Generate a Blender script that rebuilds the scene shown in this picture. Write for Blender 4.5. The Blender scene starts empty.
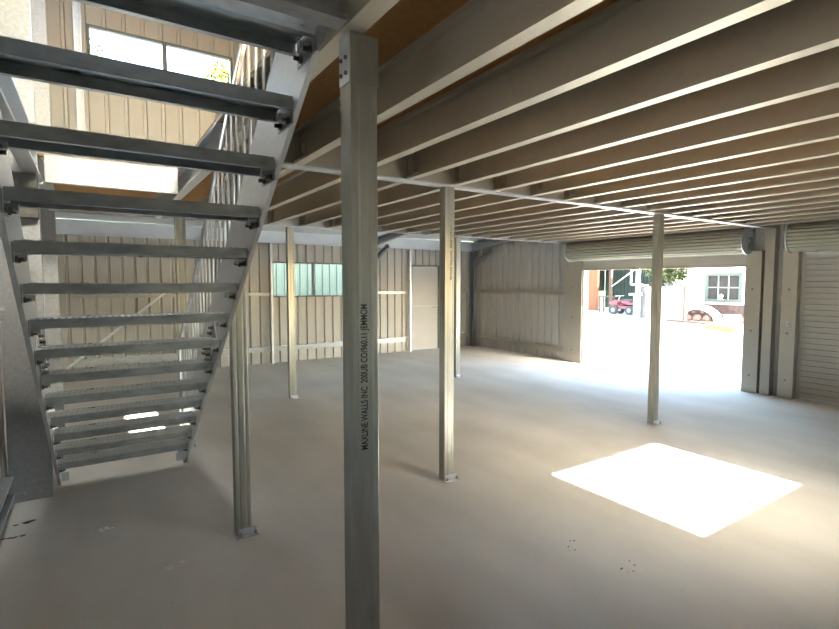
import bpy, bmesh, math, random
from mathutils import Vector, Matrix
random.seed(7)
S = bpy.context.scene
C = S.collection
PI = math.pi

# ---------------------------------------------------------------- materials
def new_mat(name):
    m = bpy.data.materials.new(name); m.use_nodes = True
    nt = m.node_tree; b = nt.nodes['Principled BSDF']
    return m, nt, b

def noise_mat(name, c1, c2, scale=5, rough=.6, metal=0., bump=0., detail=4, rough2=None, stretch=None, spec=.5):
    m, nt, b = new_mat(name)
    tc = nt.nodes.new('ShaderNodeTexCoord')
    src = tc.outputs['Object']
    if stretch:
        mp = nt.nodes.new('ShaderNodeMapping'); mp.inputs['Scale'].default_value = stretch
        nt.links.new(src, mp.inputs['Vector']); src = mp.outputs['Vector']
    n = nt.nodes.new('ShaderNodeTexNoise'); n.inputs['Scale'].default_value = scale; n.inputs['Detail'].default_value = detail
    nt.links.new(src, n.inputs['Vector'])
    r = nt.nodes.new('ShaderNodeValToRGB')
    r.color_ramp.elements[0].position = .35; r.color_ramp.elements[1].position = .65
    r.color_ramp.elements[0].color = (*c1, 1); r.color_ramp.elements[1].color = (*c2, 1)
    nt.links.new(n.outputs['Fac'], r.inputs['Fac']); nt.links.new(r.outputs['Color'], b.inputs['Base Color'])
    b.inputs['Roughness'].default_value = rough; b.inputs['Metallic'].default_value = metal
    b.inputs['Specular IOR Level'].default_value = spec
    if rough2 is not None:
        mr = nt.nodes.new('ShaderNodeMapRange'); mr.inputs['From Min'].default_value = .3; mr.inputs['From Max'].default_value = .7
        mr.inputs['To Min'].default_value = rough; mr.inputs['To Max'].default_value = rough2
        nt.links.new(n.outputs['Fac'], mr.inputs['Value']); nt.links.new(mr.outputs['Result'], b.inputs['Roughness'])
    if bump:
        bp = nt.nodes.new('ShaderNodeBump'); bp.inputs['Strength'].default_value = bump; bp.inputs['Distance'].default_value = .01
        nt.links.new(n.outputs['Fac'], bp.inputs['Height']); nt.links.new(bp.outputs['Normal'], b.inputs['Normal'])
    return m

def concrete():
    m, nt, b = new_mat('concrete')
    tc = nt.nodes.new('ShaderNodeTexCoord')
    def nz(scale, det, sx=(1, 1, 1)):
        mp = nt.nodes.new('ShaderNodeMapping'); mp.inputs['Scale'].default_value = sx
        nt.links.new(tc.outputs['Object'], mp.inputs['Vector'])
        n = nt.nodes.new('ShaderNodeTexNoise'); n.inputs['Scale'].default_value = scale; n.inputs['Detail'].default_value = det
        nt.links.new(mp.outputs['Vector'], n.inputs['Vector']); return n
    a = nz(.9, 6); c = nz(14, 5); s = nz(2.2, 6, (1, .35, 1)); d = nz(30, 1)
    r = nt.nodes.new('ShaderNodeValToRGB'); r.color_ramp.elements[0].position = .3; r.color_ramp.elements[1].position = .72
    r.color_ramp.elements[0].color = (.67, .65, .605, 1); r.color_ramp.elements[1].color = (.77, .75, .705, 1)
    nt.links.new(a.outputs['Fac'], r.inputs['Fac'])
    r2 = nt.nodes.new('ShaderNodeValToRGB'); r2.color_ramp.elements[0].position = .3; r2.color_ramp.elements[1].position = .7
    r2.color_ramp.elements[0].color = (.86, .85, .84, 1); r2.color_ramp.elements[1].color = (1, 1, 1, 1)
    nt.links.new(s.outputs['Fac'], r2.inputs['Fac'])
    mx = nt.nodes.new('ShaderNodeMixRGB'); mx.blend_type = 'MULTIPLY'; mx.inputs['Fac'].default_value = 1
    nt.links.new(r.outputs['Color'], mx.inputs['Color1']); nt.links.new(r2.outputs['Color'], mx.inputs['Color2'])
    r3 = nt.nodes.new('ShaderNodeValToRGB'); r3.color_ramp.elements[0].position = .22; r3.color_ramp.elements[1].position = .27
    r3.color_ramp.elements[0].color = (.62, .60, .57, 1); r3.color_ramp.elements[1].color = (1, 1, 1, 1)
    nt.links.new(d.outputs['Fac'], r3.inputs['Fac'])
    m2 = nt.nodes.new('ShaderNodeMixRGB'); m2.blend_type = 'MULTIPLY'; m2.inputs['Fac'].default_value = .3
    nt.links.new(mx.outputs['Color'], m2.inputs['Color1']); nt.links.new(r3.outputs['Color'], m2.inputs['Color2'])
    nt.links.new(m2.outputs['Color'], b.inputs['Base Color'])
    b.inputs['Roughness'].default_value = .9; b.inputs['Specular IOR Level'].default_value = .12
    bp = nt.nodes.new('ShaderNodeBump'); bp.inputs['Strength'].default_value = .15; bp.inputs['Distance'].default_value = .01
    nt.links.new(c.outputs['Fac'], bp.inputs['Height']); nt.links.new(bp.outputs['Normal'], b.inputs['Normal'])
    return m

def glass(name, tint=(1, 1, 1)):
    m = bpy.data.materials.new(name); m.use_nodes = True; nt = m.node_tree
    for n in list(nt.nodes):
        if n.type == 'BSDF_PRINCIPLED': nt.nodes.remove(n)
    out = [n for n in nt.nodes if n.type == 'OUTPUT_MATERIAL'][0]
    t = nt.nodes.new('ShaderNodeBsdfTransparent'); t.inputs['Color'].default_value = (*tint, 1)
    g = nt.nodes.new('ShaderNodeBsdfGlossy'); g.inputs['Roughness'].default_value = .03
    mx = nt.nodes.new('ShaderNodeMixShader'); f = nt.nodes.new('ShaderNodeFresnel'); f.inputs['IOR'].default_value = 1.35
    nt.links.new(f.outputs[0], mx.inputs[0]); nt.links.new(t.outputs[0], mx.inputs[1]); nt.links.new(g.outputs[0], mx.inputs[2])
    nt.links.new(mx.outputs[0], out.inputs['Surface'])
    return m

M = dict(
    floor=concrete(),
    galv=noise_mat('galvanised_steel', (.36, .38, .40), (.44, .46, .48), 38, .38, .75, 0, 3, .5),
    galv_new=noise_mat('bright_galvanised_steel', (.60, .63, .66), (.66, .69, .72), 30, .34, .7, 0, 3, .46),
    joist=noise_mat('joist_steel', (.46, .425, .36), (.49, .455, .385), 24, .42, .55, 0, 3, .52),
    post=noise_mat('post_steel', (.33, .33, .29), (.42, .42, .38), 24, .32, .75, 0, 3, .46, (1, 1, .15)),
    tread=noise_mat('tread_steel', (.33, .36, .37), (.48, .51, .52), 22, .26, .92, 0, 5, .48, (.5, 1, 1)),
    dark=noise_mat('dark_bolt_steel', (.10, .10, .09), (.17, .16, .14), 30, .5, .6),
    clad=noise_mat('cream_backed_cladding', (.44, .432, .405), (.46, .452, .425), 2, .5),
    clad_grey=noise_mat('grey_cladding', (.43, .415, .38), (.47, .455, .42), 2, .5),
    door=noise_mat('grey_door_paint', (.44, .455, .47), (.46, .475, .49), 2, .5),
    roller=noise_mat('roller_curtain_paint', (.34, .335, .26), (.37, .365, .285), 3, .45),
    roller_grey=noise_mat('roller_curtain_grey', (.50, .475, .43), (.54, .51, .465), 3, .5),
    board=noise_mat('particle_board', (.32, .165, .055), (.38, .20, .07), 30, .75),
    foil=noise_mat('foil_insulation', (.72, .74, .78), (.84, .86, .90), 5, .45, .3, .3),
    frame=noise_mat('window_frame_grey', (.12, .14, .13), (.15, .17, .16), 3, .5),
    glass=glass('clear_glass', (.95, .97, .96)),
    ink=noise_mat('black_ink', (.015, .015, .015), (.02, .02, .02), 3, .7),
    red=noise_mat('red_paint', (.13, .012, .022), (.16, .02, .03), 3, .4),
    rubber=noise_mat('black_rubber', (.03, .03, .03), (.05, .05, .05), 8, .8),
    white=noise_mat('white_paint', (.50, .50, .48), (.56, .56, .54), 2, .6),
    sage=noise_mat('sage_green_paint', (.04, .053, .044), (.048, .06, .05), 2, .6),
    greenshed=noise_mat('green_cladding', (.011, .022, .016), (.016, .03, .022), 2, .6),
    fence=noise_mat('pale_green_fence', (.13, .165, .125), (.15, .19, .145), 2, .6),
    timber=noise_mat('orange_timber', (.10, .028, .004), (.13, .038, .006), 6, .7, 0, 0, 4, None, (1, 1, .1)),
    brown=noise_mat('brown_timber', (.05, .03, .018), (.08, .045, .026), 6, .8, 0, 0, 4, None, (1, 1, .1)),
    brick=noise_mat('pink_brown_stone', (.05, .028, .022), (.10, .06, .05), 4, .9, 0, .4),
    stone=noise_mat('pale_stone', (.08, .045, .035), (.15, .10, .085), 5, .9, 0, .4),
    ground=noise_mat('pale_gravel', (.24, .227, .205), (.31, .295, .27), 4, .95, 0, .3),
    grass=noise_mat('dry_grass', (.20, .22, .07), (.32, .30, .12), 6, .95),
    leaf=noise_mat('yellow_green_leaves', (.06, .08, .01), (.15, .15, .03), 3, .7),
    leaf_blue=noise_mat('dark_green_leaves', (.03, .09, .05), (.10, .18, .10), 3, .7),
    bark=noise_mat('pale_bark', (.45, .42, .38), (.6, .57, .52), 5, .9),
    yellow=noise_mat('yellow_paint', (.30, .10, .003), (.36, .13, .005), 3, .6),
    teal=noise_mat('pale_blue_plastic', (.10, .17, .18), (.12, .19, .2), 3, .6),
    glassdark=noise_mat('dark_pane', (.028, .024, .022), (.035, .03, .028), 2, .5, spec=.1),
    tank=noise_mat('grey_tank_paint', (.085, .085, .08), (.11, .11, .105), 3, .6, spec=.1),
    beam_daylight=noise_mat('daylight_tinted_beam', (.74, .79, .86), (.80, .85, .91), 4, .5),  # pale blue imitates daylight at the eave, painted on the beam
    rust=noise_mat('rust_brown', (.13, .08, .055), (.2, .13, .09), 10, .8),
    lime=noise_mat('cement_crumbs', (.85, .84, .82), (.92, .91, .89), 20, .9),
)

# ---------------------------------------------------------------- helpers
def box(bm, x0, x1, y0, y1, z0, z1):
    v = [bm.verts.new(p) for p in ((x0,y0,z0),(x1,y0,z0),(x1,y1,z0),(x0,y1,z0),(x0,y0,z1),(x1,y0,z1),(x1,y1,z1),(x0,y1,z1))]
    for f in ((0,3,2,1),(4,5,6,7),(0,1,5,4),(1,2,6,5),(2,3,7,6),(3,0,4,7)): bm.faces.new([v[i] for i in f])

def prism(bm, pts, p0, p1, U, V):
    """closed polygon pts (u,v) swept from p0 to p1, axes U, V"""
    p0, p1, U, V = Vector(p0), Vector(p1), Vector(U), Vector(V)
    a = [bm.verts.new(p0 + U*u + V*v) for u, v in pts]; b = [bm.verts.new(p1 + U*u + V*v) for u, v in pts]
    n = len(pts)
    for i in range(n):
        j = (i+1) % n; bm.faces.new((a[i], a[j], b[j], b[i]))
    bm.faces.new(a[::-1]); bm.faces.new(b)

def c_pts(D, F, L, t=.004):
    """C channel: web on u=0 spanning v 0..D, flanges towards +u, lips L"""
    return [(0,0),(F,0),(F,L),(F-t,L),(F-t,t),(t,t),(t,D-t),(F-t,D-t),(F-t,D-L),(F,D-L),(F,D),(0,D)]

def csec(bm, p0, p1, D, F, L, U, V, t=.004): prism(bm, c_pts(D, F, L, t), p0, p1, U, V)

def cyl(bm, p0, p1, r, n=12, r2=None, caps=True):
    p0, p1 = Vector(p0), Vector(p1); r2 = r if r2 is None else r2
    d = (p1-p0).normalized(); u = d.orthogonal().normalized(); v = d.cross(u)
    a = [bm.verts.new(p0 + (u*math.cos(2*PI*i/n) + v*math.sin(2*PI*i/n))*r) for i in range(n)]
    b = [bm.verts.new(p1 + (u*math.cos(2*PI*i/n) + v*math.sin(2*PI*i/n))*r2) for i in range(n)]
    fs = []
    for i in range(n):
        fs.append(bm.faces.new((a[i], a[(i+1)%n], b[(i+1)%n], b[i])))
    for f in fs: f.smooth = n > 6
    if caps: bm.faces.new(a[::-1]); bm.faces.new(b)

def ball(bm, c, r, sx=1, sy=1, sz=1, sub=1, jit=0):
    g = bmesh.ops.create_icosphere(bm, subdivisions=sub, radius=r)
    for v in g['verts']:
        k = 1 + random.uniform(-jit, jit)
        v.co = Vector((v.co.x*sx*k, v.co.y*sy*k, v.co.z*sz*k)) + Vector(c)

def finish(bm):
    bmesh.ops.recalc_face_normals(bm, faces=bm.faces)

def obj(name, bm, mat, parent=None):
    finish(bm)
    me = bpy.data.meshes.new(name); bm.to_mesh(me); bm.free()
    me.materials.append(M[mat] if isinstance(mat, str) else mat)
    o = bpy.data.objects.new(name, me); C.objects.link(o)
    if parent: o.parent = parent
    return o

def tag(o, label=None, cat=None, group=None, kind=None):
    if label: o['label'] = label
    if cat: o['category'] = cat
    if group: o['group'] = group
    if kind: o['kind'] = kind
    return o

def thing(name, label, cat, loc=(0,0,0), group=None):
    o = bpy.data.objects.new(name, None); C.objects.link(o); o.location = loc; o.empty_display_size = .1
    return tag(o, label, cat, group)

def struct(name, bm, mat, parent=None):
    o = obj(name, bm, mat, parent)
    if not parent: o['kind'] = 'structure'
    return o

def copy_tree(o, parent=None):
    c = o.copy(); C.objects.link(c); c.parent = parent
    for ch in list(o.children): copy_tree(ch, c)
    return c

def single(name, bm, mat, label, cat, group=None): return tag(obj(name, bm, mat), label, cat, group)

ORD = ['first','second','third','fourth','fifth','sixth','seventh','eighth','ninth','tenth','eleventh','twelfth','thirteenth','fourteenth','fifteenth','sixteenth','seventeenth','eighteenth']

def cladding(axis, const, a0, a1, z0, z1, out, holes=(), pitch=.19, depth=.028, rib=.034, t=.006, phase=0., minor=True, ztop=None):
    """ribbed sheet: pans flush with const, narrow ribs pushed outwards by depth; thickness t; holes = (a0,a1,z0,z1)"""
    bm = bmesh.new()
    pts = [(a0, 0.)]
    k = math.floor((a0 - phase)/pitch) - 1
    while True:
        c = phase + k*pitch; k += 1
        if c > a1 + pitch: break
        for da, dd in ((-rib/2-.008, 0), (-rib/2+.002, depth), (rib/2-.002, depth), (rib/2+.008, 0)):
            if a0 < c+da < a1: pts.append((c+da, dd))
        if minor:
            for q in (.33, .67):
                cc = c + pitch*q
                for da, dd in ((-.006, 0), (0, .0035), (.006, 0)):
                    if a0 < cc+da < a1: pts.append((cc+da, dd))
    pts.append((a1, 0.))
    cuts = sorted({h[0] for h in holes} | {h[1] for h in holes})
    allp = []
    for (p, q) in zip(pts, pts[1:]):
        allp.append(p)
        for cval in cuts:
            if p[0] < cval < q[0]:
                f = (cval-p[0])/(q[0]-p[0]); allp.append((cval, p[1]+(q[1]-p[1])*f))
    allp.append(pts[-1])
    zs = sorted({z0, z1} | {z for h in holes for z in h[2:4] if z0 < z < z1})
    sgn = out
    def P(a, d, z):
        return (a, const + sgn*d, z) if axis == 'Y' else (const + sgn*d, a, z)
    cache = {}
    def vv(a, d, z):
        key = (round(a,5), round(d,5), round(z,5))
        if key not in cache: cache[key] = bm.verts.new(P(a, d, z))
        return cache[key]
    for p, q in zip(allp, allp[1:]):
        if q[0]-p[0] < 1e-6: continue
        mid = (p[0]+q[0])/2
        for za, zb in zip(zs, zs[1:]):
            mz = (za+zb)/2
            if any(h[0] < mid < h[1] and h[2] < mz < h[3] for h in holes): continue
            for o_ in (0, t):
                bm.faces.new((vv(p[0],p[1]+o_,za), vv(q[0],q[1]+o_,za), vv(q[0],q[1]+o_,zb), vv(p[0],p[1]+o_,zb)))
    return bm

# ---------------------------------------------------------------- measurements (metres)
XL, XR = -.56, 8.08          # left wall, right wall
YN, YF = -.75, 9.84          # near wall (behind the camera), far wall
YU = 6.76                    # line where the upper storey ends and the lean-to begins
ZJ, DJ = 2.356, .205          # underside of joists, their depth
ZF = ZJ + DJ + .019          # upper floor level
ZT = 5.3                     # upper roof
WZ0, WZ1 = 1.30, 2.0         # lower windows
UZ0, UZ1 = 3.74, 4.43        # upper windows

# ---------------------------------------------------------------- floor
bm = bmesh.new(); box(bm, XL-.05, XR+.12, YN-.1, YF+.08, -.15, 0)
struct('floor', bm, 'floor')
bm = bmesh.new(); box(bm, -60, 90, -60, 90, -.30, -.16)
g = struct('ground_outside', bm, 'ground')
bm = bmesh.new(); box(bm, XR+.121, 60, -25, 45, -.159, -.012)
struct('ground_yard', bm, 'ground')

# ---------------------------------------------------------------- walls
DOOR = (3.51, 6.50, 0, 1.96)             # open roller door (y0,y1,z0,z1)
DOOR2 = (-.35, 2.82, 0, 2.0)             # closed roller door
bm = cladding('X', XR, YN, YF, 0, 2.62, 1, [DOOR, DOOR2], phase=.03)
struct('wall_right', bm, 'clad_grey')
bm = cladding('X', XR, YU+.005, YF, 2.62, 2.95, 1, [], phase=.03)
struct('wall_right_lean_to', bm, 'clad_grey')
bm = cladding('X', XR, YN, YU, 2.62, ZT, 1, [], phase=.03)
struct('wall_right_upper', bm, 'clad')
FW = (2.98, 4.72, WZ0, WZ1)
PD = (6.19, 7.02, .0, 2.0)
bm = cladding('Y', YF, XL, XR, 0, 2.605, 1, [FW, PD], phase=.07, minor=False)
struct('wall_far', bm, 'clad')
UW = (.06, 1.60, UZ0, UZ1)
UW2 = (4.4, 5.94, UZ0, UZ1)
bm = cladding('Y', YU, XL, XR, 2.63, ZT, 1, [UW, UW2], phase=.035, minor=False)
struct('wall_far_upper', bm, 'clad')
LW_FILL = (-.1, .8, WZ0, WZ1)  # unseen window added to brighten the floor from the left
bm = cladding('X', XL, YN, YU, 0, ZT, -1, [LW_FILL], phase=.05, minor=False)
struct('wall_left', bm, 'clad')
bm = cladding('X', XL, YU+.005, YF, 0, 2.93, -1, [], phase=.05)
struct('wall_left_lean_to', bm, 'clad')
NW = (3.15, 4.69, 1.285, 2.055)              # the sliding window whose sun lands on the slab
NU = (.31, 1.84, 3.55, 4.50)
NU2_FILL = (4.0, 4.9, 4.0, UZ1)  # extra unseen window, added to bring more light upstairs
ND = (-.50, .50, 0, 2.0)
bm = cladding('Y', YN, XL, XR, 0, ZT, -1, [NW, NU, NU2_FILL, ND], phase=.05, minor=False)
struct('wall_near', bm, 'clad')

# roofs
KX0, KX1, KY0, KY1 = -.2, .55, 2.3, 5.1      # unseen translucent roof sheet, added to brighten the stair
bm = bmesh.new(); box(bm, XL-.1, KX0, YN-.1, YU+.1, ZT, ZT+.05); box(bm, KX1, XR+.15, YN-.1, YU+.1, ZT, ZT+.05); box(bm, KX0, KX1, YN-.1, KY0, ZT, ZT+.05); box(bm, KX0, KX1, KY1, YU+.1, ZT, ZT+.05)
struct('ceiling_upper', bm, 'foil')
bm = bmesh.new()
prism(bm, [(0,0),(YF+.12-YU-.06,-.36),(YF+.12-YU-.06,-.32),(0,.04)], (XL-.1,YU+.06,2.96), (XR+.15,YU+.06,2.96), (0,1,0), (0,0,1))
struct('ceiling_lean_to', bm, 'foil')

tm = bpy.data.materials.new('added_translucent_sheet'); tm.use_nodes = True; tn = tm.node_tree
tn.nodes.remove(tn.nodes['Principled BSDF']); tb = tn.nodes.new('ShaderNodeBsdfTranslucent'); tb.inputs['Color'].default_value = (.36, .36, .35, 1)
tn.links.new(tb.outputs[0], tn.nodes['Material Output'].inputs['Surface'])
bm = bmesh.new(); n_ = 16; w_ = KX1-KX0
pr = [(i_*w_/n_, .015*math.sin(i_*PI/2)) for i_ in range(n_+1)]
va = [bm.verts.new((KX0+p_, KY0, ZT+.03+q_)) for p_, q_ in pr]; vb = [bm.verts.new((KX0+p_, KY1, ZT+.03+q_)) for p_, q_ in pr]
for i_ in range(n_): bm.faces.new((va[i_], va[i_+1], vb[i_+1], vb[i_]))
struct('window_fill_skylight', bm, tm)  # added skylight out of view, sends light down the stairwell

# ---------------------------------------------------------------- windows
wn = 0
def window(axis_y, a0, a1, z0, z1, mull, out, first_label=None):
    """sliding window in a wall of constant y"""
    global wn; wn += 1
    y = axis_y; fw = .028
    bm = bmesh.new()
    ya, yb = sorted((y - out*.012, y + out*.05))
    box(bm, a0, a1, ya, yb, z0, z0+fw); box(bm, a0, a1, ya, yb, z1-fw, z1)
    box(bm, a0, a0+fw, ya, yb, z0+fw, z1-fw); box(bm, a1-fw, a1, ya, yb, z0+fw, z1-fw)
    root = obj('window_%d' % wn, bm, 'frame'); root['kind'] = 'structure'
    bm = bmesh.new(); box(bm, mull-.024, mull+.024, ya+.008, yb-.008, z0+fw, z1-fw); obj('mullion', bm, 'frame', root)
    for p, q, o_ in ((a0+fw, mull-.018, .012), (mull+.018, a1-fw, .026)):
        bm = bmesh.new(); yy = y + out*o_; box(bm, p, q, yy-.002, yy+.002, z0+fw, z1-fw); obj('pane', bm, 'glass', root)
window(YF, FW[0], FW[1], WZ0, WZ1, 3.84, 1)
window(YU, UW[0], UW[1], UZ0, UZ1, .83, 1)
window(YU, UW2[0], UW2[1], UZ0, UZ1, 5.17, 1)
window(YN, NW[0], NW[1], NW[2], NW[3], 3.97, -1)
window(YN, NU[0], NU[1], NU[2], NU[3], 1.07, -1)
window(YN, NU2_FILL[0], NU2_FILL[1], NU2_FILL[2], NU2_FILL[3], 4.45, -1)  # added upper window, only there for its light

# sliding window in the left wall beside the camera, added as fill light
wn += 1
bm = bmesh.new(); f_ = .03
box(bm, XL-.05, XL+.012, LW_FILL[0], LW_FILL[1], LW_FILL[2], LW_FILL[2]+f_); box(bm, XL-.05, XL+.012, LW_FILL[0], LW_FILL[1], LW_FILL[3]-f_, LW_FILL[3])
box(bm, XL-.05, XL+.012, LW_FILL[0], LW_FILL[0]+f_, LW_FILL[2]+f_, LW_FILL[3]-f_); box(bm, XL-.05, XL+.012, LW_FILL[1]-f_, LW_FILL[1], LW_FILL[2]+f_, LW_FILL[3]-f_)
lw_fill = obj('window_%d' % wn, bm, 'frame'); lw_fill['kind'] = 'structure'
lm = (LW_FILL[0]+LW_FILL[1])/2
bm = bmesh.new(); box(bm, XL-.04, XL, lm-.02, lm+.02, LW_FILL[2]+f_, LW_FILL[3]-f_); obj('mullion', bm, 'frame', lw_fill)
bm = bmesh.new(); box(bm, XL-.022, XL-.018, LW_FILL[0]+f_, lm-.02, LW_FILL[2]+f_, LW_FILL[3]-f_); obj('pane', bm, 'glass', lw_fill)
bm = bmesh.new(); box(bm, XL-.022, XL-.018, lm+.02, LW_FILL[1]-f_, LW_FILL[2]+f_, LW_FILL[3]-f_); obj('pane', bm, 'glass', lw_fill)

# door in the near wall, behind the camera
bm = bmesh.new(); gy0, gy1 = YN-.045, YN-.005
box(bm, ND[0], ND[1], gy0, gy1, .01, ND[3])
gd = obj('door_2', bm, 'door'); gd['kind'] = 'structure'
bm = bmesh.new(); cyl(bm, (ND[1]-.05, YN-.005, 1.0), (ND[1]-.05, YN+.05, 1.0), .012); cyl(bm, (ND[1]-.05, YN+.045, 1.0), (ND[1]-.15, YN+.045, 1.0), .009); obj('door_handle', bm, 'galv', gd)

# personnel door
bm = bmesh.new(); box(bm, PD[0]+.045, PD[1]-.045, YF-.004, YF+.032, .012, 1.955)
d = obj('door_1', bm, 'door'); d['kind'] = 'structure'
bm = bmesh.new(); box(bm, PD[0]+.046, PD[1]-.046, YF-.016, YF-.0045, 1.02, 1.055); obj('mid_rail', bm, 'white', d)
bm = bmesh.new()
box(bm, PD[0], PD[0]+.04, YF-.03, YF+.04, 0, 2.0); box(bm, PD[1]-.04, PD[1], YF-.03, YF+.04, 0, 2.0); box(bm, PD[0]+.04, PD[1]-.04, YF-.03, YF+.04, 1.96, 2.0)
obj('door_frame', bm, 'frame', d)
bm = bmesh.new(); cyl(bm, (PD[1]-.11, YF-.005, 1.0), (PD[1]-.11, YF-.06, 1.0), .012); cyl(bm, (PD[1]-.11, YF-.055, 1.0), (PD[1]-.2, YF-.055, 1.0), .009); obj('door_handle', bm, 'galv', d)

# ---------------------------------------------------------------- girts, uprights, eave beam on the far wall
def girt_y(name, x0, x1, y, z, label, group, D=.06, F=.06, mat='galv', cat='girt'):
    bm = bmesh.new(); csec(bm, (x0, y, z), (x1, y, z), D, F, .014, (0,-1,0), (0,0,1)); return single(name, bm, mat, label, cat, group)
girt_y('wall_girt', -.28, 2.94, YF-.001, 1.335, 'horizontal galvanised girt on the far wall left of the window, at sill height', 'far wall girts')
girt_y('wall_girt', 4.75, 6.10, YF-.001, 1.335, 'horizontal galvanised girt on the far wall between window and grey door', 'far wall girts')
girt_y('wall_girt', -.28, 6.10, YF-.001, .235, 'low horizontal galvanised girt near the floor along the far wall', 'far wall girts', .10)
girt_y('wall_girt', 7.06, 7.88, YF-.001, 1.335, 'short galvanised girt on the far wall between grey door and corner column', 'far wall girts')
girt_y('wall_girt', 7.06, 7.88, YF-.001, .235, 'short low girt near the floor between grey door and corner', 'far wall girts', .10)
bm = bmesh.new(); csec(bm, (XL+.02, YF-.001, 2.36), (XR-.02, YF-.001, 2.36), .232, .07, .018, (0,-1,0), (0,0,1))
single('eave_beam', bm, 'beam_daylight', 'long eave beam along the top of the far wall, eave daylight painted in its colour', 'beam')
for x, side in ((2.945, 'pale galvanised upright beside the left edge of the green lit window'), (6.135, 'pale galvanised upright beside the left edge of the grey door')):
    bm = bmesh.new(); csec(bm, (x-.02, YF-.062, 0), (x-.02, YF-.062, 2.355), .06, .04, .012, (1,0,0), (0,-1,0))
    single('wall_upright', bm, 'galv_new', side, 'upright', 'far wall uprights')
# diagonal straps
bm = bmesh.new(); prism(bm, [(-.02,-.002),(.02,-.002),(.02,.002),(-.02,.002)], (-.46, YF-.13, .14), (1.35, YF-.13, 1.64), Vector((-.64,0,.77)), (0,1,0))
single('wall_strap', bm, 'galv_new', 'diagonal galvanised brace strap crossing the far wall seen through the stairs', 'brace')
# braces, columns and rafters of the lean-to
def portal_side(x, right, label_c, label_b, label_r):
    bm = bmesh.new(); w = .075
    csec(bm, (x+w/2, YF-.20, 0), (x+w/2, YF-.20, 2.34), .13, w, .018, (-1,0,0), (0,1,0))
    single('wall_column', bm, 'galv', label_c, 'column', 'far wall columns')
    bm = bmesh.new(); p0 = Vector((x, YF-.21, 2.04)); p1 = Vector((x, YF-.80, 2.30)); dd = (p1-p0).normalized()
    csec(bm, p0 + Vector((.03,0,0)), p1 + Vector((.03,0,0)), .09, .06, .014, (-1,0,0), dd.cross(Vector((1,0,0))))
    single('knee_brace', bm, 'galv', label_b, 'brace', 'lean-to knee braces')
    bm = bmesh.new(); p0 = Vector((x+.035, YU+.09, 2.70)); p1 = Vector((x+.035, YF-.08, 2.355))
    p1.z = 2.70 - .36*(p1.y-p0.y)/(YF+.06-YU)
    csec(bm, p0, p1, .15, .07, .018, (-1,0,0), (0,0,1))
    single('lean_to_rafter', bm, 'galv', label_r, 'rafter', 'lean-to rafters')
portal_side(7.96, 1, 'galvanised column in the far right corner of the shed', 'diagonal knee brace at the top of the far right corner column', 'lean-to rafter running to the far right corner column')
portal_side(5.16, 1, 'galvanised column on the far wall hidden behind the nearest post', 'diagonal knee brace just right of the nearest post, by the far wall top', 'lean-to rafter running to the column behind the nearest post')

# right wall girts
def girt_x(y0, y1, z, label, D=.085, mat='clad_grey'):
    mat = 'joist'; D = min(D, .09)
    bm = bmesh.new(); csec(bm, (XR-.001, y0, z), (XR-.001, y1, z), D, .045, .016, (-1,0,0), (0,0,1)); single('wall_girt', bm, mat, label, 'girt', 'right wall girts')
girt_x(6.92, YF-.22, 1.345, 'horizontal girt at eye height on the right wall between corner and open doorway', .085, 'joist')
girt_x(6.92, YF-.22, .17, 'low wide girt near the floor on the right wall beside the open doorway', .09, 'joist')
girt_x(3.255, 3.295, 1.345, 'tiny girt stub between door jamb and column right of the open doorway', .075, 'joist')
girt_x(3.06, 3.125, 1.345, 'tiny girt stub between column and the closed roller door jamb', .075, 'joist')

# left wall
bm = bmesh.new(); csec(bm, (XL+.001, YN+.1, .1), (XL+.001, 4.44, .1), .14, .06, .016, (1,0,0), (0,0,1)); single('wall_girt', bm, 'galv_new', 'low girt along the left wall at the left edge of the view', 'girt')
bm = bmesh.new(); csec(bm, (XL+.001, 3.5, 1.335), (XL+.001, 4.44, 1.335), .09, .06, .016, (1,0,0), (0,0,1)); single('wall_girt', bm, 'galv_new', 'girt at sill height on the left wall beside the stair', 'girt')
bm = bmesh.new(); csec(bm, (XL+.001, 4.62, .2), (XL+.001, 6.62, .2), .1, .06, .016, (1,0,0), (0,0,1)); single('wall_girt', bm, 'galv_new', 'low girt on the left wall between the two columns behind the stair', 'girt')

def left_column(y, z1, label):
    t = thing('portal_column', label, 'column', (XL+.02, y, 0), 'left wall portal columns')
    bm = bmesh.new(); csec(bm, (0, .0, 0), (0, .0, z1), .25, .075, .02, (0,1,0), (1,0,0)); obj('channel', bm, 'galv', t)
    for x in (.08, .17):
        for z in (.06,): bm = bmesh.new(); cyl(bm, (x, -.0002, z), (x, -.014, z), .012, 6); obj('bolt', bm, 'galv', t)
left_column(4.56, 5.25, 'wide bluish galvanised column at the left wall directly beside the stair')
left_column(6.64, 5.25, 'second bluish galvanised column farther back behind the left side of the stair')
# upper wall uprights
for x, l in ((-.02, 'dark upright beside the left end of the high window'), (1.66, 'upright beside the right end of the high window')):
    bm = bmesh.new(); csec(bm, (x-.04, YU-.001, ZF+.005), (x-.04, YU-.001, ZT-.01), .075, .07, .014, (0,-1,0), (1,0,0))
    single('upper_upright', bm, 'galv', l, 'upright', 'uprights on the upper wall')

# right wall column and jambs
bm = bmesh.new(); csec(bm, (XR-.01, 3.14, 0), (XR-.01, 3.14, 2.62), .105, .12, .02, (-1,0,0), (0,1,0))
bm2 = bmesh.new(); box(bm2, XR-.14, XR-.012, 3.135, 3.25, 0, 2.34)
bm.free(); single('door_column', bm2, 'joist', 'pale boxed column on the right wall between the two roller doors', 'column')

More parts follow.
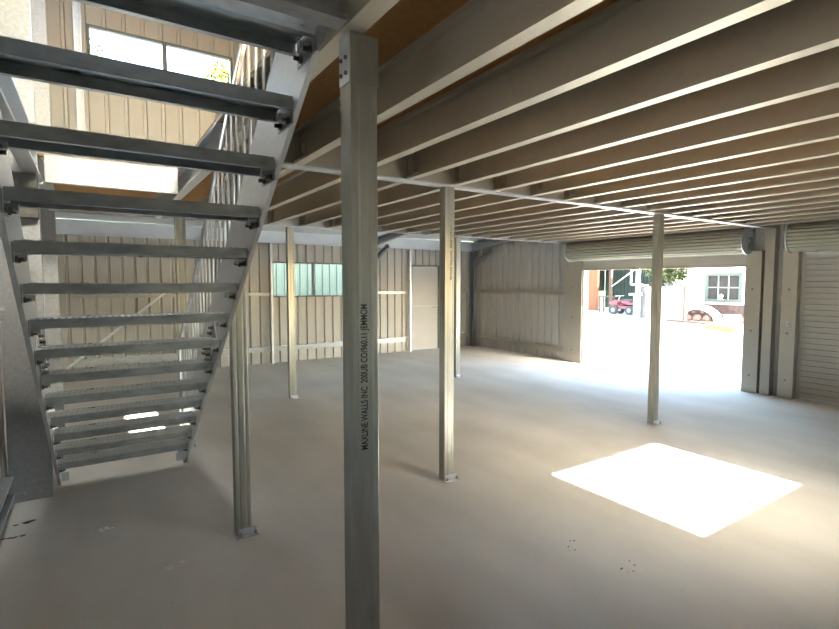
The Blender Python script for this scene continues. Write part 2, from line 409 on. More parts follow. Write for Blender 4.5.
# ---------------------------------------------------------------- roller doors
def jamb(y0, y1, label, z1=2.02, x0=None):
    t = thing('door_jamb', label, 'door jamb', (XR-.1, (y0+y1)/2, 0), 'roller door jambs')
    w = (y1-y0)/2; x0 = x0 or -.02
    bm = bmesh.new(); box(bm, x0, .099, -w, w, 0, z1); obj('cover', bm, 'joist', t)
    for z in (.25, .9, 1.5): bm = bmesh.new(); cyl(bm, (x0-.012, 0, z), (x0, 0, z), .012, 8); obj('bolt', bm, 'dark', t)
    return t
jamb(6.46, 6.90, 'wide grey jamb panel left of the open doorway', 2.3, .05)
jamb(3.30, 3.505, 'jamb panel on the right side of the open doorway', 2.05)
jamb(2.86, 3.04, 'pale jamb panel left of the closed roller door', 2.05)
# bright reveal strips of open doorway
bm = bmesh.new(); box(bm, XR-.03, XR+.09, 6.42, 6.455, 0, 1.82); single('door_guide', bm, 'galv_new', 'bright guide channel on the left side of the open doorway', 'door guide', 'roller door guides')
bm = bmesh.new(); box(bm, XR-.03, XR+.09, 3.512, 3.545, 0, 1.82); single('door_guide', bm, 'galv_new', 'bright guide channel on the right side of the open doorway', 'door guide', 'roller door guides')

def roller(y0, y1, zc, r, label, closed, x=XR-.25):
    t = thing('roller_door', label, 'roller door', (x, (y0+y1)/2, 0), 'roller doors'); h = (y1-y0)/2
    bm = bmesh.new(); n = 88; rings = []
    for k in range(n):       # rolled curtain with its ribs
        a = 2*PI*k/n; rr = r + (.010 if k % 4 < 2 else -.004)
        rings.append((rr*math.cos(a), rr*math.sin(a)))
    prism(bm, rings, (0,-h+.03,zc), (0,h-.03,zc), (1,0,0), (0,0,1)); obj('rolled_curtain', bm, 'roller', t)
    for s in (-1, 1):
        bm = bmesh.new(); cyl(bm, (0,s*(h-.028),zc), (0,s*(h-.012),zc), r+.018, 40); obj('end_disc', bm, 'galv_new', t)
        bm = bmesh.new(); box(bm, -.03, x and XR-x-.14, s*(h+.002)-.004, s*(h+.002)+.004, zc-.13, zc+.05); cyl(bm, (0,s*(h-.01),zc), (0,s*(h+.03),zc), .028, 14); obj('bracket', bm, 'galv', t)
    bm = bmesh.new()
    if closed:
        zt, zb, X0 = zc-.12, .03, XR-x+.02
        nn = int((zt-zb)/.076)
        pts = []
        for k in range(nn):
            z = zb + k*.076
            pts += [(0,z),(0,z+.052),(.016,z+.058),(.016,z+.07)]
        pts.append((0, zb+nn*.076))
        prof = [(p[0], p[1]) for p in pts] + [(p[0]+.006, p[1]) for p in reversed(pts)]
        prism(bm, prof, (X0,-h+.02,0), (X0,h-.02,0), (1,0,0), (0,0,1)); obj('curtain', bm, 'roller_grey', t)
        bm = bmesh.new(); box(bm, X0-.015, X0+.03, -h+.02, h-.02, 0.002, .03); obj('bottom_rail', bm, 'galv_new', t)
    else:
        box(bm, XR-x-.02, XR-x+.01, -h+.07, h-.13, 1.875, 2.05); obj('curtain', bm, 'roller_grey', t)
        bm = bmesh.new(); box(bm, XR-x-.035, XR-x+.02, -h+.07, h-.13, 1.825, 1.873); obj('bottom_rail', bm, 'joist', t)
    return t
roller(3.42, 6.60, 2.185, .175, 'open roller door rolled up on its drum above the bright doorway', False, XR-.24)
roller(-.42, 2.93, 2.185, .175, 'closed roller door with ribbed curtain at the right edge', True, XR-.24)
# lock chain items on the jambs
bm = bmesh.new(); box(bm, XR-.14, XR-.122, 2.93, 2.955, 1.0, 1.06); cyl(bm, (XR-.14, 2.94, 1.03), (XR-.19, 2.94, 1.03), .01, 8)
single('door_latch', bm, 'galv_new', 'small latch on the jamb of the closed roller door', 'latch')

# ---------------------------------------------------------------- mezzanine
JX = [1.18 + .4265*i for i in range(17)]
Y1, Y2 = 3.21, 6.68      # bearers
HX0, HX1, HY0, HY1 = -.27, .66, 1.44, 4.77      # stair opening
bm = bmesh.new(); zt = ZF-.019
box(bm, HX1+.005, XR-.01, YN+.01, YU-.02, zt, ZF)
box(bm, XL+.01, HX1+.005, YN+.01, HY0-.005, zt, ZF)
box(bm, XL+.01, HX1+.005, HY1+.06, YU-.02, zt, ZF)
struct('ceiling_mezzanine_boards', bm, 'board')

def joist_tree(length):
    t = thing('floor_joist', 'x', 'joist', (0,0,ZJ), 'mezzanine floor joists')
    bm = bmesh.new(); csec(bm, (0, 0, 0), (0, length, 0), DJ, .062, .018, (-1,0,0), (0,0,1)); obj('channel', bm, 'joist', t)
    bm = bmesh.new(); box(bm, -.012, -.0045, length-.08, length-.001, .03, .17)
    box(bm, -.06, -.012, length-.008, length-.001, .03, .17); obj('end_cleat', bm, 'joist', t)
    for z in (.06, .14): bm = bmesh.new(); cyl(bm, (-.012, length-.04, z), (-.024, length-.04, z), .012, 6); obj('bolt', bm, 'galv', t)
    return t
pa = joist_tree(Y1-.035-(YN+.02)); pb = joist_tree(Y2-.037-(Y1+.036))
for i, x in enumerate(JX[:-1]):
    for k, (p, y) in enumerate(((pa, YN+.02), (pb, Y1+.036))):
        t = p if i == 0 else copy_tree(p)
        t.location = (x, y, ZJ)
        t['label'] = '%s floor joist right of the stair opening, in the %s bay of the mezzanine' % (ORD[i], ('near', 'far')[k])
# short joists over the camera corner
for x, l in ((-.10, 'short joist above the left corner before the stair top'), (.30, 'short joist before the stair top beside the trimmer')):
    bm = bmesh.new(); csec(bm, (x, YN+.02, ZJ), (x, HY0-.08, ZJ), DJ, .062, .018, (-1,0,0), (0,0,1)); single('floor_joist', bm, 'joist', l, 'joist', 'mezzanine floor joists')
# stairwell trimmers
def beam(name, p0, p1, U, label, mat='joist', D=DJ, F=.065, z=None, group='beams of the mezzanine'):
    bm = bmesh.new(); csec(bm, p0, p1, D, F, .018, U, (0,0,1)); return single(name, bm, mat, label, 'beam', group)
beam('edge_beam', (HX1+.062, YN+.02, ZJ), (HX1+.062, Y1-.005, ZJ), (-1,0,0), 'long edge beam along the stair opening, resting on the nearest post')
beam('edge_beam', (HX1+.062, Y1+.036, ZJ), (HX1+.062, Y2-.035, ZJ), (-1,0,0), 'edge beam along the stair opening beyond the second post', 'galv_new')
beam('trimmer_beam', (HX0+.01, HY1-.005, ZJ), (HX1-.005, HY1-.005, ZJ), (0,1,0), 'bright galvanised trimmer closing the far end of the stair opening', 'galv')
beam('trimmer_beam', (HX0+.01, HY0-.005, ZJ), (HX1-.01, HY0-.005, ZJ), (0,-1,0), 'dark trimmer beam at the head of the stair', 'galv')
beam('edge_beam', (HX0-.09, YN+.02, ZJ), (HX0-.09, HY1-.25, ZJ), (1,0,0), 'edge beam along the left side of the stair opening', 'galv_new', DJ, .088)
beam('edge_beam', (HX0-.07, HY1+.08, ZJ), (HX0-.07, Y2-.035, ZJ), (1,0,0), 'short beam at the left wall beyond the stair opening', 'galv_new')
beam('bearer_beam', (HX1+.07, Y1-.03, ZJ), (XR-.02, Y1-.03, ZJ), (0,1,0), 'long bearer crossing the ceiling on top of the second row of posts', 'joist', DJ-.002, .062)
bb = bpy.data.objects['bearer_beam']
bm = bmesh.new(); box(bm, HX1+.07, XR-.02, Y1-.05, Y1+.034, ZJ-.016, ZJ-.0015); obj('flange_plate', bm, 'galv_new', bb)
beam('bearer_beam', (XL+.02, Y2, ZJ-.006), (XR-.02, Y2, ZJ-.006), (0,-1,0), 'far bearer at the back edge of the mezzanine on the last posts', 'galv_new', DJ+.004, .033)
bm = bmesh.new(); box(bm, XL+.045, XL+.27, 4.42, 4.55, 2.05, ZJ-.002); single('shaded_bracket', bm, 'dark', 'bracket below the stair edge beam on the left column, coloured dark for shade', 'bracket')  # added bracket; shade under the beam is put into its dark colour

# ---------------------------------------------------------------- posts
def post(x, y, label, w=.09, dpt=.075, top=ZJ-.018, text=False, plate_dx=.03):
    """front face at y, x = left edge"""
    t = thing('steel_post', label, 'post', (x+w/2, y+dpt/2, 0), 'steel posts under the mezzanine')
    a, b = w/2, dpt/2; g = .0018
    front = [(-a,-b),(-a+.016,-b),(-a+.020,-b+g),(-a+.026,-b+g),(-a+.030,-b),(a-.030,-b),(a-.026,-b+g),(a-.020,-b+g),(a-.016,-b),(a-.003,-b),(a,-b+.003)]
    prof = front + [(a,b),(a-.016,b),(a-.018,b-.003),(-a+.018,b-.003),(-a+.016,b),(-a,b)]
    bm = bmesh.new(); prism(bm, prof, (0,0,.01), (0,0,top), (1,0,0), (0,1,0)); obj('shaft', bm, 'post', t)
    bm = bmesh.new(); box(bm, -a-.005, a+.04, -b-.03, b+.01, 0, .0095)
    bp = obj('base_plate', bm, 'galv_new', t)
    for bx in (a+.022, -a+.02):
        bm = bmesh.new(); cyl(bm, (bx, -b-.015, .0096), (bx, -b-.015, .022), .010, 6); cyl(bm, (bx, -b-.015, .02), (bx, -b-.015, .034), .006, 8); obj('anchor_bolt', bm, 'galv', bp)
    bm = bmesh.new(); box(bm, -a+.01, a+.03, -b-.004, -b-.0003, .0096, .05); obj('base_cleat', bm, 'galv_new', t)
    return t, a, b
def cap_plates(t, a, b, z0, z1):
    bm = bmesh.new(); box(bm, -a-.001, a+.002, -b-.004, -b-.0004, z0, z1)
    cp = obj('cap_plate', bm, 'post', t)
    bm = bmesh.new(); box(bm, -a-.0045, -a-.0005, -b, b-.004, z0, z1); cs = obj('cap_plate', bm, 'galv_new', t)
    for z in (z0+.03, z1-.07):
        for y in (-b+.02, b-.022):
            bm = bmesh.new(); cyl(bm, (-a-.0045, y, z), (-a-.010, y, z), .0065, 6); obj('bolt', bm, 'dark', cs)

def lettering(t, body, x, y, z, size, name='printed_text', stretch=1.0, width=None):
    cu = bpy.data.curves.new('lettering', 'FONT'); cu.body = body; cu.size = size; cu.offset = .0006; cu.align_x = 'LEFT'
    to = bpy.data.objects.new('tmp', cu); C.objects.link(to)
    dg = bpy.context.evaluated_depsgraph_get(); me = bpy.data.meshes.new_from_object(to.evaluated_get(dg))
    bpy.data.objects.remove(to)
    xs = [v.co.x for v in me.vertices]; L = max(xs)-min(xs); k = (width/L) if width else 1.0
    for v in me.vertices:      # text runs upwards along z; letters' height towards -x
        u, w = v.co.x*k, v.co.y
        v.co = (x - w, y, z + u)
    me.materials.clear(); me.materials.append(M['ink'])
    o = bpy.data.objects.new(name, me); C.objects.link(o); o.parent = t
    return o
t, a, b = post(.672, 1.40, 'nearest steel post, dark, with black printed lettering down its face')
cap_plates(t, a, b, 2.20, 2.345)
lettering(t, 'MAXLINE WALLS INC  200UB CO/960.11 JEMMOM', .004, -b-.0008, 1.068, .033, width=.462)
t, a, b = post(.712, 3.17, 'steel post just right of the stair with a shadow falling left from its base')
cap_plates(t, a, b, 2.22, 2.35)
t, a, b = post(2.318, 3.17, 'bright fronted steel post in the middle of the floor, right of the nearest post')
lettering(t, 'MAXLINE WALLS INC  200UB CO/960.11', .020, -b-.0008, 1.62, .026, width=.42)
t, a, b = post(5.205, 3.17, 'steel post standing in front of the open doorway')
t, a, b = post(2.228, 6.62, 'slim far post in front of the green lit window')
t, a, b = post(5.072, 6.62, 'far post just right of the bright fronted post, before the grey door')
t, a, b = post(.68, 5.19, 'sunlit post behind the right foot of the stair')

# ---------------------------------------------------------------- stair
SX0, SX1 = -.250, .638       # inner faces of the stringers
RISE, GO = .1671, .2259
SL = RISE/GO
st = thing('steel_stair', 'open galvanised steel stair climbing towards the viewer on the left', 'stair', (SX0, 4.9, 0))
def rel(x, y, z): return (x - SX0, y - 4.9, z)
ang = math.atan(SL); dirv = Vector((0, -math.cos(ang), math.sin(ang))); up = Vector((0, math.sin(ang), math.cos(ang)))
def stringer(x, outward):
    bm = bmesh.new(); H = .353; t_ = .006; y_b = 4.79
    # side elevation polygon cut level with the slab, plumb at the head; web
    ztop = 2.48; yt = y_b - ztop/SL
    H2 = H/math.cos(ang)
    poly = [(y_b, 0), (y_b+.42, 0), (y_b+.42, .07), (y_b + (H2-.07)/SL*0 + .42 - .0, .09), (yt+ .0, ztop+H2-.33), (yt, ztop)]
    # top edge line: z = SL*(y_b-y)+H2
    ye = y_b + .36
    poly = [(y_b, 0), (ye, 0), (ye, SL*(y_b-ye)+H2), (yt+.05, SL*(y_b-yt-.05)+H2-.0), (yt+.05, ztop-.037), (yt+.05, ztop-.037)][:5]
    x0, x1 = sorted((x, x+outward*t_))
    a_ = [bm.verts.new(rel(x0, y, z)) for y, z in poly]; b_ = [bm.verts.new(rel(x1, y, z)) for y, z in poly]
    n = len(poly)
    for i in range(n): bm.faces.new((a_[i], a_[(i+1)%n], b_[(i+1)%n], b_[i]))
    bm.faces.new(a_); bm.faces.new(b_[::-1])
    # flanges outward along both edges
    fx0, fx1 = sorted((x+outward*t_, x+outward*(.020)))
    for off in (0, H2-.007):
        q = [bm.verts.new(rel(xx, yy, SL*(y_b-yy)+off+dz)) for xx in (fx0, fx1) for yy, dz in ((y_b+ (-.0 if off == 0 else .36), .0), (y_b+(-.0 if off == 0 else .36), .007), (yt+.05, .007), (yt+.05, 0))]
        for f in ((0,1,2,3),(4,7,6,5),(0,4,5,1),(1,5,6,2),(2,6,7,3),(3,7,4,0)): bm.faces.new([q[i] for i in f])
    o = obj('stringer', bm, 'galv_new', st)
    return o
stringer(SX1, 1); stringer(SX0, -1)
for x in (SX0+.0, SX1-.05):
    bm = bmesh.new(); box(bm, 0, .05, .0, .08, 0, .006); box(bm, 0 if x > 0 else 0, .05, 0, .006, .006, .07)
    o = obj('foot_cleat', bm, 'galv_new', st); o.location = rel(x, 4.87, 0)

for xs_, sg in ((SX1-.008, -1), (SX0+.008, 1)):
    bm = bmesh.new(); c0 = Vector((0, 3.39-4.9, SL*(4.79-3.39)+.14))
    prism(bm, [(-.20,-.05),(.20,-.05),(.20,.09),(-.20,.09)], (xs_-.0075*sg*1-SX0 if False else xs_-SX0-.003, c0.y, c0.z), (xs_-SX0+.003, c0.y, c0.z), (0, dirv.y, dirv.z), (0, up.y, up.z))
    sp = obj('splice_plate', bm, 'galv', st)
    for u_ in (-.16, -.1, -.04, .04, .1, .16):
        for v_ in (-.02, .06):
            p_ = c0 + Vector((0, dirv.y*u_+up.y*v_, dirv.z*u_+up.z*v_)); xx = xs_-SX0
            bm = bmesh.new(); cyl(bm, (xx+.003*sg, p_.y, p_.z), (xx+.017*sg, p_.y, p_.z), .013, 6); cyl(bm, (xx+.016*sg, p_.y, p_.z), (xx+.03*sg, p_.y, p_.z), .008, 8); obj('bolt', bm, 'dark', sp)

def tread_mesh():
    bm = bmesh.new(); W = SX1-SX0-.02; D = .186; t_ = .0035; L = .046
    pts = [(0,0),(D,0),(D,-L),(D-.022,-L),(D-.022,-L+t_),(D-t_,-L+t_),(D-t_,-t_),(t_,-t_),(t_,-L+t_),(.022,-L+t_),(.022,-L),(0,-L)]
    prism(bm, pts, (0,0,0), (W,0,0), (0,1,0), (0,0,1))
    for r_, off in ((.018, 0), (D-.018, .5), (D*.5, 0)):
        for k in range(30):
            x = .02 + (W-.04)*(k+.5*off)/30
            box(bm, x, x+.013, r_-.006, r_+.006, 0.0002, .003)
    return bm
def bracket_mesh():
    bm = bmesh.new()
    box(bm, 0, .005, 0, .17, -.085, -.004); box(bm, 0, .045, .03, .06, -.075, -.0495)
    return bm
def bolt_mesh(y, z=-.07):
    bm = bmesh.new()
    if 1:
        cyl(bm, (.006, y, z), (.016, y, z), .014, 6); cyl(bm, (.016, y, z), (.034, y, z), .008, 8)
    return bm
tr = obj('tread', tread_mesh(), 'tread', st)
for side in (0, 1):
    b_ = obj('bracket', bracket_mesh(), 'galv', tr)
    X_ = -.0095 if side == 0 else SX1-SX0-.0105
    b_.location = (X_, .02, 0); b_.scale = (1 if side == 0 else -1, 1, 1)
    for y_ in (.035, .12):
        bo = obj('bolt', bolt_mesh(y_), 'dark', tr); bo.location = b_.location; bo.scale = b_.scale
for k in range(14):
    t = tr if k == 0 else copy_tree(tr, st)
    kk = k+1
    z = 1.427 - (kk-7)*RISE; y = 2.913 + (kk-7)*GO
    t.location = rel(SX0+.01, y, z)
# balustrade along the right stringer
def rail_z(y, off): return SL*(4.79-y)+off
bal = None
xb = SX1+.012
ys = [4.68 - .118*i for i in range(26)]
for y in ys:
    if y < 1.66: break
    bm = bmesh.new(); h0 = rail_z(y, .353/math.cos(ang)-.02); h1 = rail_z(y, 1.05)
    L = h1-h0
    cyl(bm, (0,0,0), (0,0,L), .008, 10)
    if bal is None: bal = obj('baluster', bm, 'galv_new', st)
    else: bm.free(); n_ = bal.copy(); C.objects.link(n_); n_.parent = st; 
    o = bal if y == ys[0] else n_
    o.location = rel(xb, y, h0)
bm = bmesh.new(); cyl(bm, rel(xb, 4.80, rail_z(4.80, 1.065)), rel(xb, 1.56, rail_z(1.56, 1.065)), .017, 14); obj('handrail', bm, 'galv_new', st)
bm = bmesh.new(); cyl(bm, rel(xb, 4.80, .0), rel(xb, 4.80, rail_z(4.80, 1.065)), .017, 12); obj('newel', bm, 'galv_new', st)

# ---------------------------------------------------------------- small things on the slab
for i, (x, y, l) in enumerate(((.02, 3.75, 'small pale smear of cement below the stair foot'), (.35, 3.05, 'small pale crumb of cement left of the second post'))):
    bm = bmesh.new()
    for _ in range(9): ball(bm, (x+random.uniform(-.05,.05), y+random.uniform(-.03,.03), .004), random.uniform(.006,.014), 1.4, 1, .35, 1, .2)
    single('cement_crumbs', bm, 'lime', l, 'debris', 'cement crumbs')
for i, (x, y, l) in enumerate(((2.48, 1.62, 'dark specks on the slab nearest the sunlit patch'), (2.40, 1.95, 'dark specks on the slab left of the sunlit patch'))):
    bm = bmesh.new()
    for _ in range(6): ball(bm, (x+random.uniform(-.07,.07), y+random.uniform(-.05,.05), .002), random.uniform(.003,.007), 1.5, 1, .4, 1, .2)
    single('dirt_specks', bm, 'rust', l, 'debris', 'dirt specks')
for i, (x, y, l) in enumerate(((-.42, 4.15, 'rusty fleck on the floor at the foot of the left column'), (-.46, 3.95, 'rusty fleck on the floor nearest the left picture edge'))):
    bm = bmesh.new()
    for _ in range(5): ball(bm, (x+random.uniform(-.05,.05), y+random.uniform(-.02,.02), .003), random.uniform(.006,.012), 2, 1, .4, 1, .2)
    single('rust_flakes', bm, 'rust', l, 'debris', 'rust flakes')

# ---------------------------------------------------------------- outside: yard, sheds, house
# fence behind the far wall window
bm = cladding('Y', 11.6, -2, 14, 0, 2.9, 1, [], pitch=.19, depth=.03)
bmesh.ops.translate(bm, verts=bm.verts, vec=(0,0,-.16))
single('boundary_fence', bm, 'fence', 'pale green ribbed fence seen through the far wall window', 'fence')
# white house
h = thing('white_house', 'white house with sage green window above a stone base, across the yard', 'house', (21.5, 6, -.012))
bm = bmesh.new(); wy0, wy1, wz0, wz1 = 9.55, 10.98, .80, 1.99
def hb(bm, x0,x1,y0,y1,z0,z1): box(bm, x0-21.5, x1-21.5, y0-6, y1-6, z0, z1)
hb(bm, 21.5, 21.8, 0, wy0, .70, 3.3); hb(bm, 21.5, 21.8, wy1, 11.75, .70, 3.3); hb(bm, 21.5, 21.8, wy0, wy1, .70, wz0); hb(bm, 21.5, 21.8, wy0, wy1, wz1, 3.3)
hb(bm, 21.8, 28, 11.5, 11.75, .70, 3.3); hb(bm, 21.8, 28, 0, .25, .7, 3.3)
obj('wall', bm, 'white', h)
bm = bmesh.new(); hb(bm, 21.55, 28, .05, 11.7, 0, .70); obj('stone_base', bm, 'brick', h)
bm = bmesh.new(); prism(bm, [(-.6,0),(3.4,1.7),(7.2,0),(7.2,.12),(3.4,1.85),(-.6,.12)], (0,-6.4,3.3), (0,6.15,3.3), (1,0,0), (0,0,1)); obj('roof', bm, 'galv', h)
bm = bmesh.new(); f = .12
hb(bm, 21.46, 21.56, wy0, wy1, wz0, wz0+f); hb(bm, 21.46, 21.56, wy0, wy1, wz1-f, wz1); hb(bm, 21.46, 21.56, wy0, wy0+f, wz0+f, wz1-f); hb(bm, 21.46, 21.56, wy1-f, wy1, wz0+f, wz1-f)
wf = obj('window', bm, 'sage', h)
bm = bmesh.new(); wdt = (wy1-wy0-2*f)
for k in (1, 2): hb(bm, 21.49, 21.53, wy0+f+wdt*k/3-.022, wy0+f+wdt*k/3+.022, wz0+f, wz1-f)
hb(bm, 21.49, 21.53, wy0+f, wy1-f, (wz0+wz1)/2-.022, (wz0+wz1)/2+.022); obj('glazing_bar', bm, 'fence', wf)
bm = bmesh.new(); hb(bm, 21.531, 21.54, wy0+f, wy1-f, wz0+f, wz1-f); obj('pane', bm, 'glassdark', wf)
bm = bmesh.new(); ball(bm, (21.40, 10.29, 1.03), .075, 1, 1, 1.2, 2); cyl(bm, (21.40,10.29,.90), (21.40,10.29,.96), .04, 10); box(bm, 21.3, 21.458, 10.2, 10.38, .885, .90)
single('window_lamp', bm, 'white', 'small round white lamp in front of the green window of the house', 'lamp')
# stones and hoop arch
bm = bmesh.new(); cy, R0, R1 = 11.0, .70, .95; n = 28; prof = []
pts = [(cy-10 + R1*1.0*math.cos(PI*i/n), R1*.72*math.sin(PI*i/n)) for i in range(n+1)] + [(cy-10 + R0*math.cos(PI*i/n), R0*.70*math.sin(PI*i/n)) for i in range(n, -1, -1)]
prism(bm, pts, (20.9, 10, -.012), (21.15, 10, -.012), (0,1,0), (0,0,1))
single('garden_arch', bm, 'white', 'low white curved arch with stones in it below the house', 'garden arch')
k = 0
places = ['low left inside', 'low centre inside', 'low right inside', 'upper left inside', 'upper right inside', 'just left of', 'just right of', 'farther right of']
for (dy, dz, r) in ((.42,.12,.17),(.02,.12,.19),(-.38,.12,.17),(.2,.37,.08),(-.19,.38,.08),(1.18,.12,.17),(-1.2,.14,.2),(-1.6,.13,.18)):
    bm = bmesh.new(); ball(bm, (21.05 if abs(dy) > 1 else 21.02, cy+dy, dz), r, .7, 1, .85, 2, .06)
    single('garden_stone', bm, 'stone', 'pinkish stone lying %s the white garden arch' % places[k], 'stone', 'garden stones'); k += 1
# pale white wall with post beside the house
bm = bmesh.new(); box(bm, 19.9, 20.0, 11.02, 12.2, -.012, 1.40); single('garden_wall', bm, 'white', 'plain white garden wall between the ribbed tank and the house', 'wall')
bm = bmesh.new(); box(bm, 19.88, 20.0, 10.92, 11.0, -.012, 1.45); single('garden_wall_post', bm, 'brown', 'thin dark post at the right end of the white garden wall', 'post')
# ribbed tank
bm = bmesh.new(); n = 26; z = -.012
for k in range(n):
    zz = -.012 + k*1.42/n
    cyl(bm, (21.05, 13.07, zz), (21.05, 13.07, zz+1.42/n*.5), .51, 40, .485, True); cyl(bm, (21.05, 13.07, zz+1.42/n*.5), (21.05, 13.07, zz+1.42/n), .485, 40, .51, True)
single('water_tank', bm, 'tank', 'grey ribbed water tank in the yard left of the white wall', 'tank')
# white post and pipe frame
bm = bmesh.new(); box(bm, 20.28, 20.4, 13.24, 13.38, -.012, 3.0); single('carport_post', bm, 'white', 'thick white post with a shelf standing in the yard', 'post')
bm = bmesh.new(); cyl(bm, (20.1,13.50,1.50), (20.1,13.50,3.0), .035, 10); cyl(bm, (20.1,13.50,1.50), (20.1,12.7,1.46), .035, 10); cyl(bm, (20.1,12.7,1.46), (20.1,12.7,-.012), .035, 10)
single('pipe_frame', bm, 'white', 'bent white pipe frame beside the thick white post', 'pipe')
bm = bmesh.new(); box(bm, 20.05, 20.275, 13.05, 13.55, 1.02, 1.10); box(bm, 20.1, 20.275, 13.25, 13.35, -.012, 1.02); single('yard_table', bm, 'white', 'small white shelf on a leg in front of the thick white post', 'shelf')
# green shed
g = thing('green_shed', 'dark green open shed at the back of the yard', 'shed', (27.5, 16.4, -.012))
bm = cladding('X', 0, -.5, 3.9, 0, 3.6, 1, [], pitch=.25); obj('back_wall', bm, 'greenshed', g)
bm = bmesh.new(); box(bm, -3.0, .1, -.6, 4.0, 3.6, 3.7); obj('roof', bm, 'greenshed', g)
bm = bmesh.new(); box(bm, -2.9, -.02, 3.9, 3.95, 0, 3.6); obj('side_wall', bm, 'greenshed', g)
bm = bmesh.new(); box(bm, -3.02, -2.88, 1.28, 1.42, 0, 3.6); o = obj('corner_post', bm, 'brown', g)
for (y0, z0, y1, z1) in ((1.3, 1.36, -.45, 2.5),):
    bm = bmesh.new(); cyl(bm, (-2.95, y0, z0), (-2.95, y1, z1), .035, 8); obj('diagonal_brace', bm, 'white', g)
# orange timber wall and bench
bm = bmesh.new(); box(bm, 24.0, 24.1, 18.2, 19.05, -.012, 3.6); single('timber_wall', bm, 'timber', 'tall orange timber wall panel at the left of the yard', 'timber panel')
bm = bmesh.new(); box(bm, 22.9, 23.35, 16.6, 17.3, .80, .86)
for yy in (16.62, 17.24):
    for xx in (22.92, 23.28): box(bm, xx, xx+.05, yy, yy+.05, -.012, .80)
single('timber_bench', bm, 'brown', 'dark bench table beside the orange timber panel', 'table')
# quad bike
q = thing('quad_bike', 'small red quad bike parked in the green shed', 'quad bike', (22.4, 15.35, -.012))
bm = bmesh.new(); box(bm, -.22, .22, -.6, .6, .28, .42); box(bm, -.3, .3, -.72, -.28, .50, .60); box(bm, -.3, .3, .22, .70, .50, .62); ball(bm, (0,-.1,.58), .2, 1, 1.6, .8, 2); box(bm, -.18, .18, .25, .6, .4, .7); obj('body', bm, 'red', q)
bm = bmesh.new(); box(bm, -.12, .12, -.45, .1, .66, .76); obj('seat', bm, 'rubber', q)
bm = bmesh.new(); cyl(bm, (-.34,.3,.92), (.34,.3,.92), .018, 8); cyl(bm, (0,.38,.6), (0,.3,.92), .018, 8); obj('handlebar', bm, 'galv', q)
for yy in (-.45, .45):
    for xx in (-.34, .22):
        bm = bmesh.new(); cyl(bm, (xx,yy,.22), (xx+.14,yy,.22), .22, 20); w = obj('wheel', bm, 'rubber', q)
        bm = bmesh.new(); cyl(bm, (xx-.01,yy,.22), (xx+.15,yy,.22), .09, 12); obj('hub', bm, 'white', w)
# planks and tub
bm = bmesh.new(); prism(bm, [(0,0),(.5,0),(.5,.16),(0,.16)], (17.0, 7.75, -.012), (17.9, 9.1, -.012), (1,0,0), (0,0,1)); single('yellow_plank', bm, 'yellow', 'long yellow plank lying in front of the stones', 'plank')
bm = bmesh.new(); cyl(bm, (20.3, 9.35, -.012), (20.3, 9.35, .36), .24, 20, .3); single('blue_tub', bm, 'teal', 'pale blue tub standing right of the garden arch', 'tub')
bm = bmesh.new(); cyl(bm, (19.4, 8.9, .04), (19.8, 11.6, .04), .05, 8); single('fallen_pole', bm, 'brown', 'thin pole lying on the ground before the arch', 'pole')

# trees
def tree(x, y, hgt, rad, label, leaf='leaf', n=420):
    t = thing('tree', label, 'tree', (x, y, -.16), 'trees outside')
    bm = bmesh.new(); cyl(bm, (0,0,0), (.15,.1,hgt*.62), .16, 10, .08)
    for k in range(6):
        a_ = k*1.05; cyl(bm, (.1,.07,hgt*.35+k*.1), (rad*.6*math.cos(a_), rad*.6*math.sin(a_), hgt*.62+k*.12), .055, 8, .02)
    obj('trunk', bm, 'bark', t)
    bm = bmesh.new()
    for k in range(n):
        a_ = random.uniform(0, 2*PI); ph = random.uniform(-1, 1); rr = rad*random.uniform(.35, 1)
        c_ = Vector((rr*math.cos(a_)*math.sqrt(1-ph*ph), rr*math.sin(a_)*math.sqrt(1-ph*ph), hgt*.72 + rr*ph*.8))
        for _ in range(5):
            d_ = c_ + Vector((random.gauss(0,.13), random.gauss(0,.13), random.gauss(0,.13)))
            u_ = Vector((random.gauss(0,1), random.gauss(0,1), random.gauss(0,1))).normalized(); w_ = u_.orthogonal().normalized()
            s_ = random.uniform(.07, .13)
            vs = [bm.verts.new(d_ + u_*s_), bm.verts.new(d_ + w_*s_*.5), bm.verts.new(d_ - u_*s_), bm.verts.new(d_ - w_*s_*.5)]
            bm.faces.new(vs)
    me = bpy.data.meshes.new('foliage'); bm.to_mesh(me); bm.free(); me.materials.append(M[leaf])
    o = bpy.data.objects.new('foliage', me); C.objects.link(o); o.parent = t
tree(24.0, 14.0, 3.5, 1.15, 'yellow green tree with pale trunk between the green shed and the white house')
tree(.30, 17.5, 11.7, .6, 'tree top seen at the left end of the high window', 'leaf_blue', 120)
tree(3.95, 17.6, 11.75, .75, 'yellowish tree top seen at the right end of the high window', 'leaf', 200)

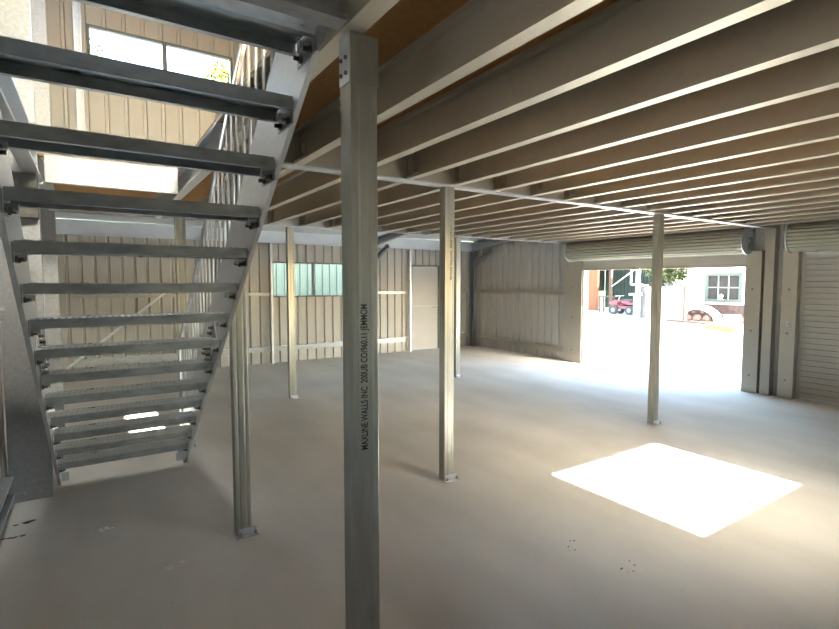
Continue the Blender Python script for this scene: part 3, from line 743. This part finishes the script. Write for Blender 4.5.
# ---------------------------------------------------------------- light
w = bpy.data.worlds.new('sky'); S.world = w; w.use_nodes = True; nt = w.node_tree
bg = nt.nodes['Background']; sk = nt.nodes.new('ShaderNodeTexSky'); sk.sky_type = 'NISHITA'
sk.sun_disc = False; sk.sun_elevation = math.radians(29.5); sk.sun_rotation = math.radians(180); sk.air_density = 1.0; sk.dust_density = 2.0; sk.altitude = 100
mxs = nt.nodes.new('ShaderNodeMixRGB'); mxs.blend_type = 'MULTIPLY'; mxs.inputs['Fac'].default_value = 1; mxs.inputs['Color2'].default_value = (1.03, 1.0, .90, 1)
nt.links.new(sk.outputs['Color'], mxs.inputs['Color1']); nt.links.new(mxs.outputs['Color'], bg.inputs['Color']); bg.inputs['Strength'].default_value = .25
sun = bpy.data.lights.new('sun', 'SUN'); sun.energy = 9.5; sun.angle = math.radians(.5); sun.color = (1, .96, .89)
so = bpy.data.objects.new('sun', sun); C.objects.link(so)
dv = Vector((-.004, 1, -.565)); so.rotation_euler = dv.to_track_quat('-Z', 'Y').to_euler()

# ---------------------------------------------------------------- camera
cam = bpy.data.cameras.new('camera'); co = bpy.data.objects.new('camera', cam); C.objects.link(co)
co.location = (0, 0, 1.6)
cam.sensor_fit = 'HORIZONTAL'; cam.sensor_width = 36; cam.lens = 500.7*36/839; cam.clip_start = .05; cam.clip_end = 300
yaw, pitch = .5805, .0645
co.rotation_mode = 'XYZ'; co.rotation_euler = (PI/2 - pitch, 0, -yaw)
S.camera = co

S.view_settings.view_transform = 'Standard'; S.view_settings.look = 'None'; S.view_settings.gamma = 1
S.view_settings.use_curve_mapping = False; S.view_settings.exposure = 4.22
cy_ = S.cycles
cy_.use_denoising = True
try: cy_.denoiser = 'OPENIMAGEDENOISE'; cy_.denoising_input_passes = 'RGB_ALBEDO_NORMAL'; cy_.denoising_prefilter = 'ACCURATE'
except Exception: pass
cy_.max_bounces = 14; cy_.diffuse_bounces = 8; cy_.glossy_bounces = 6; cy_.transparent_max_bounces = 12; cy_.caustics_reflective = False; cy_.caustics_refractive = False
cy_.sample_clamp_indirect = 12
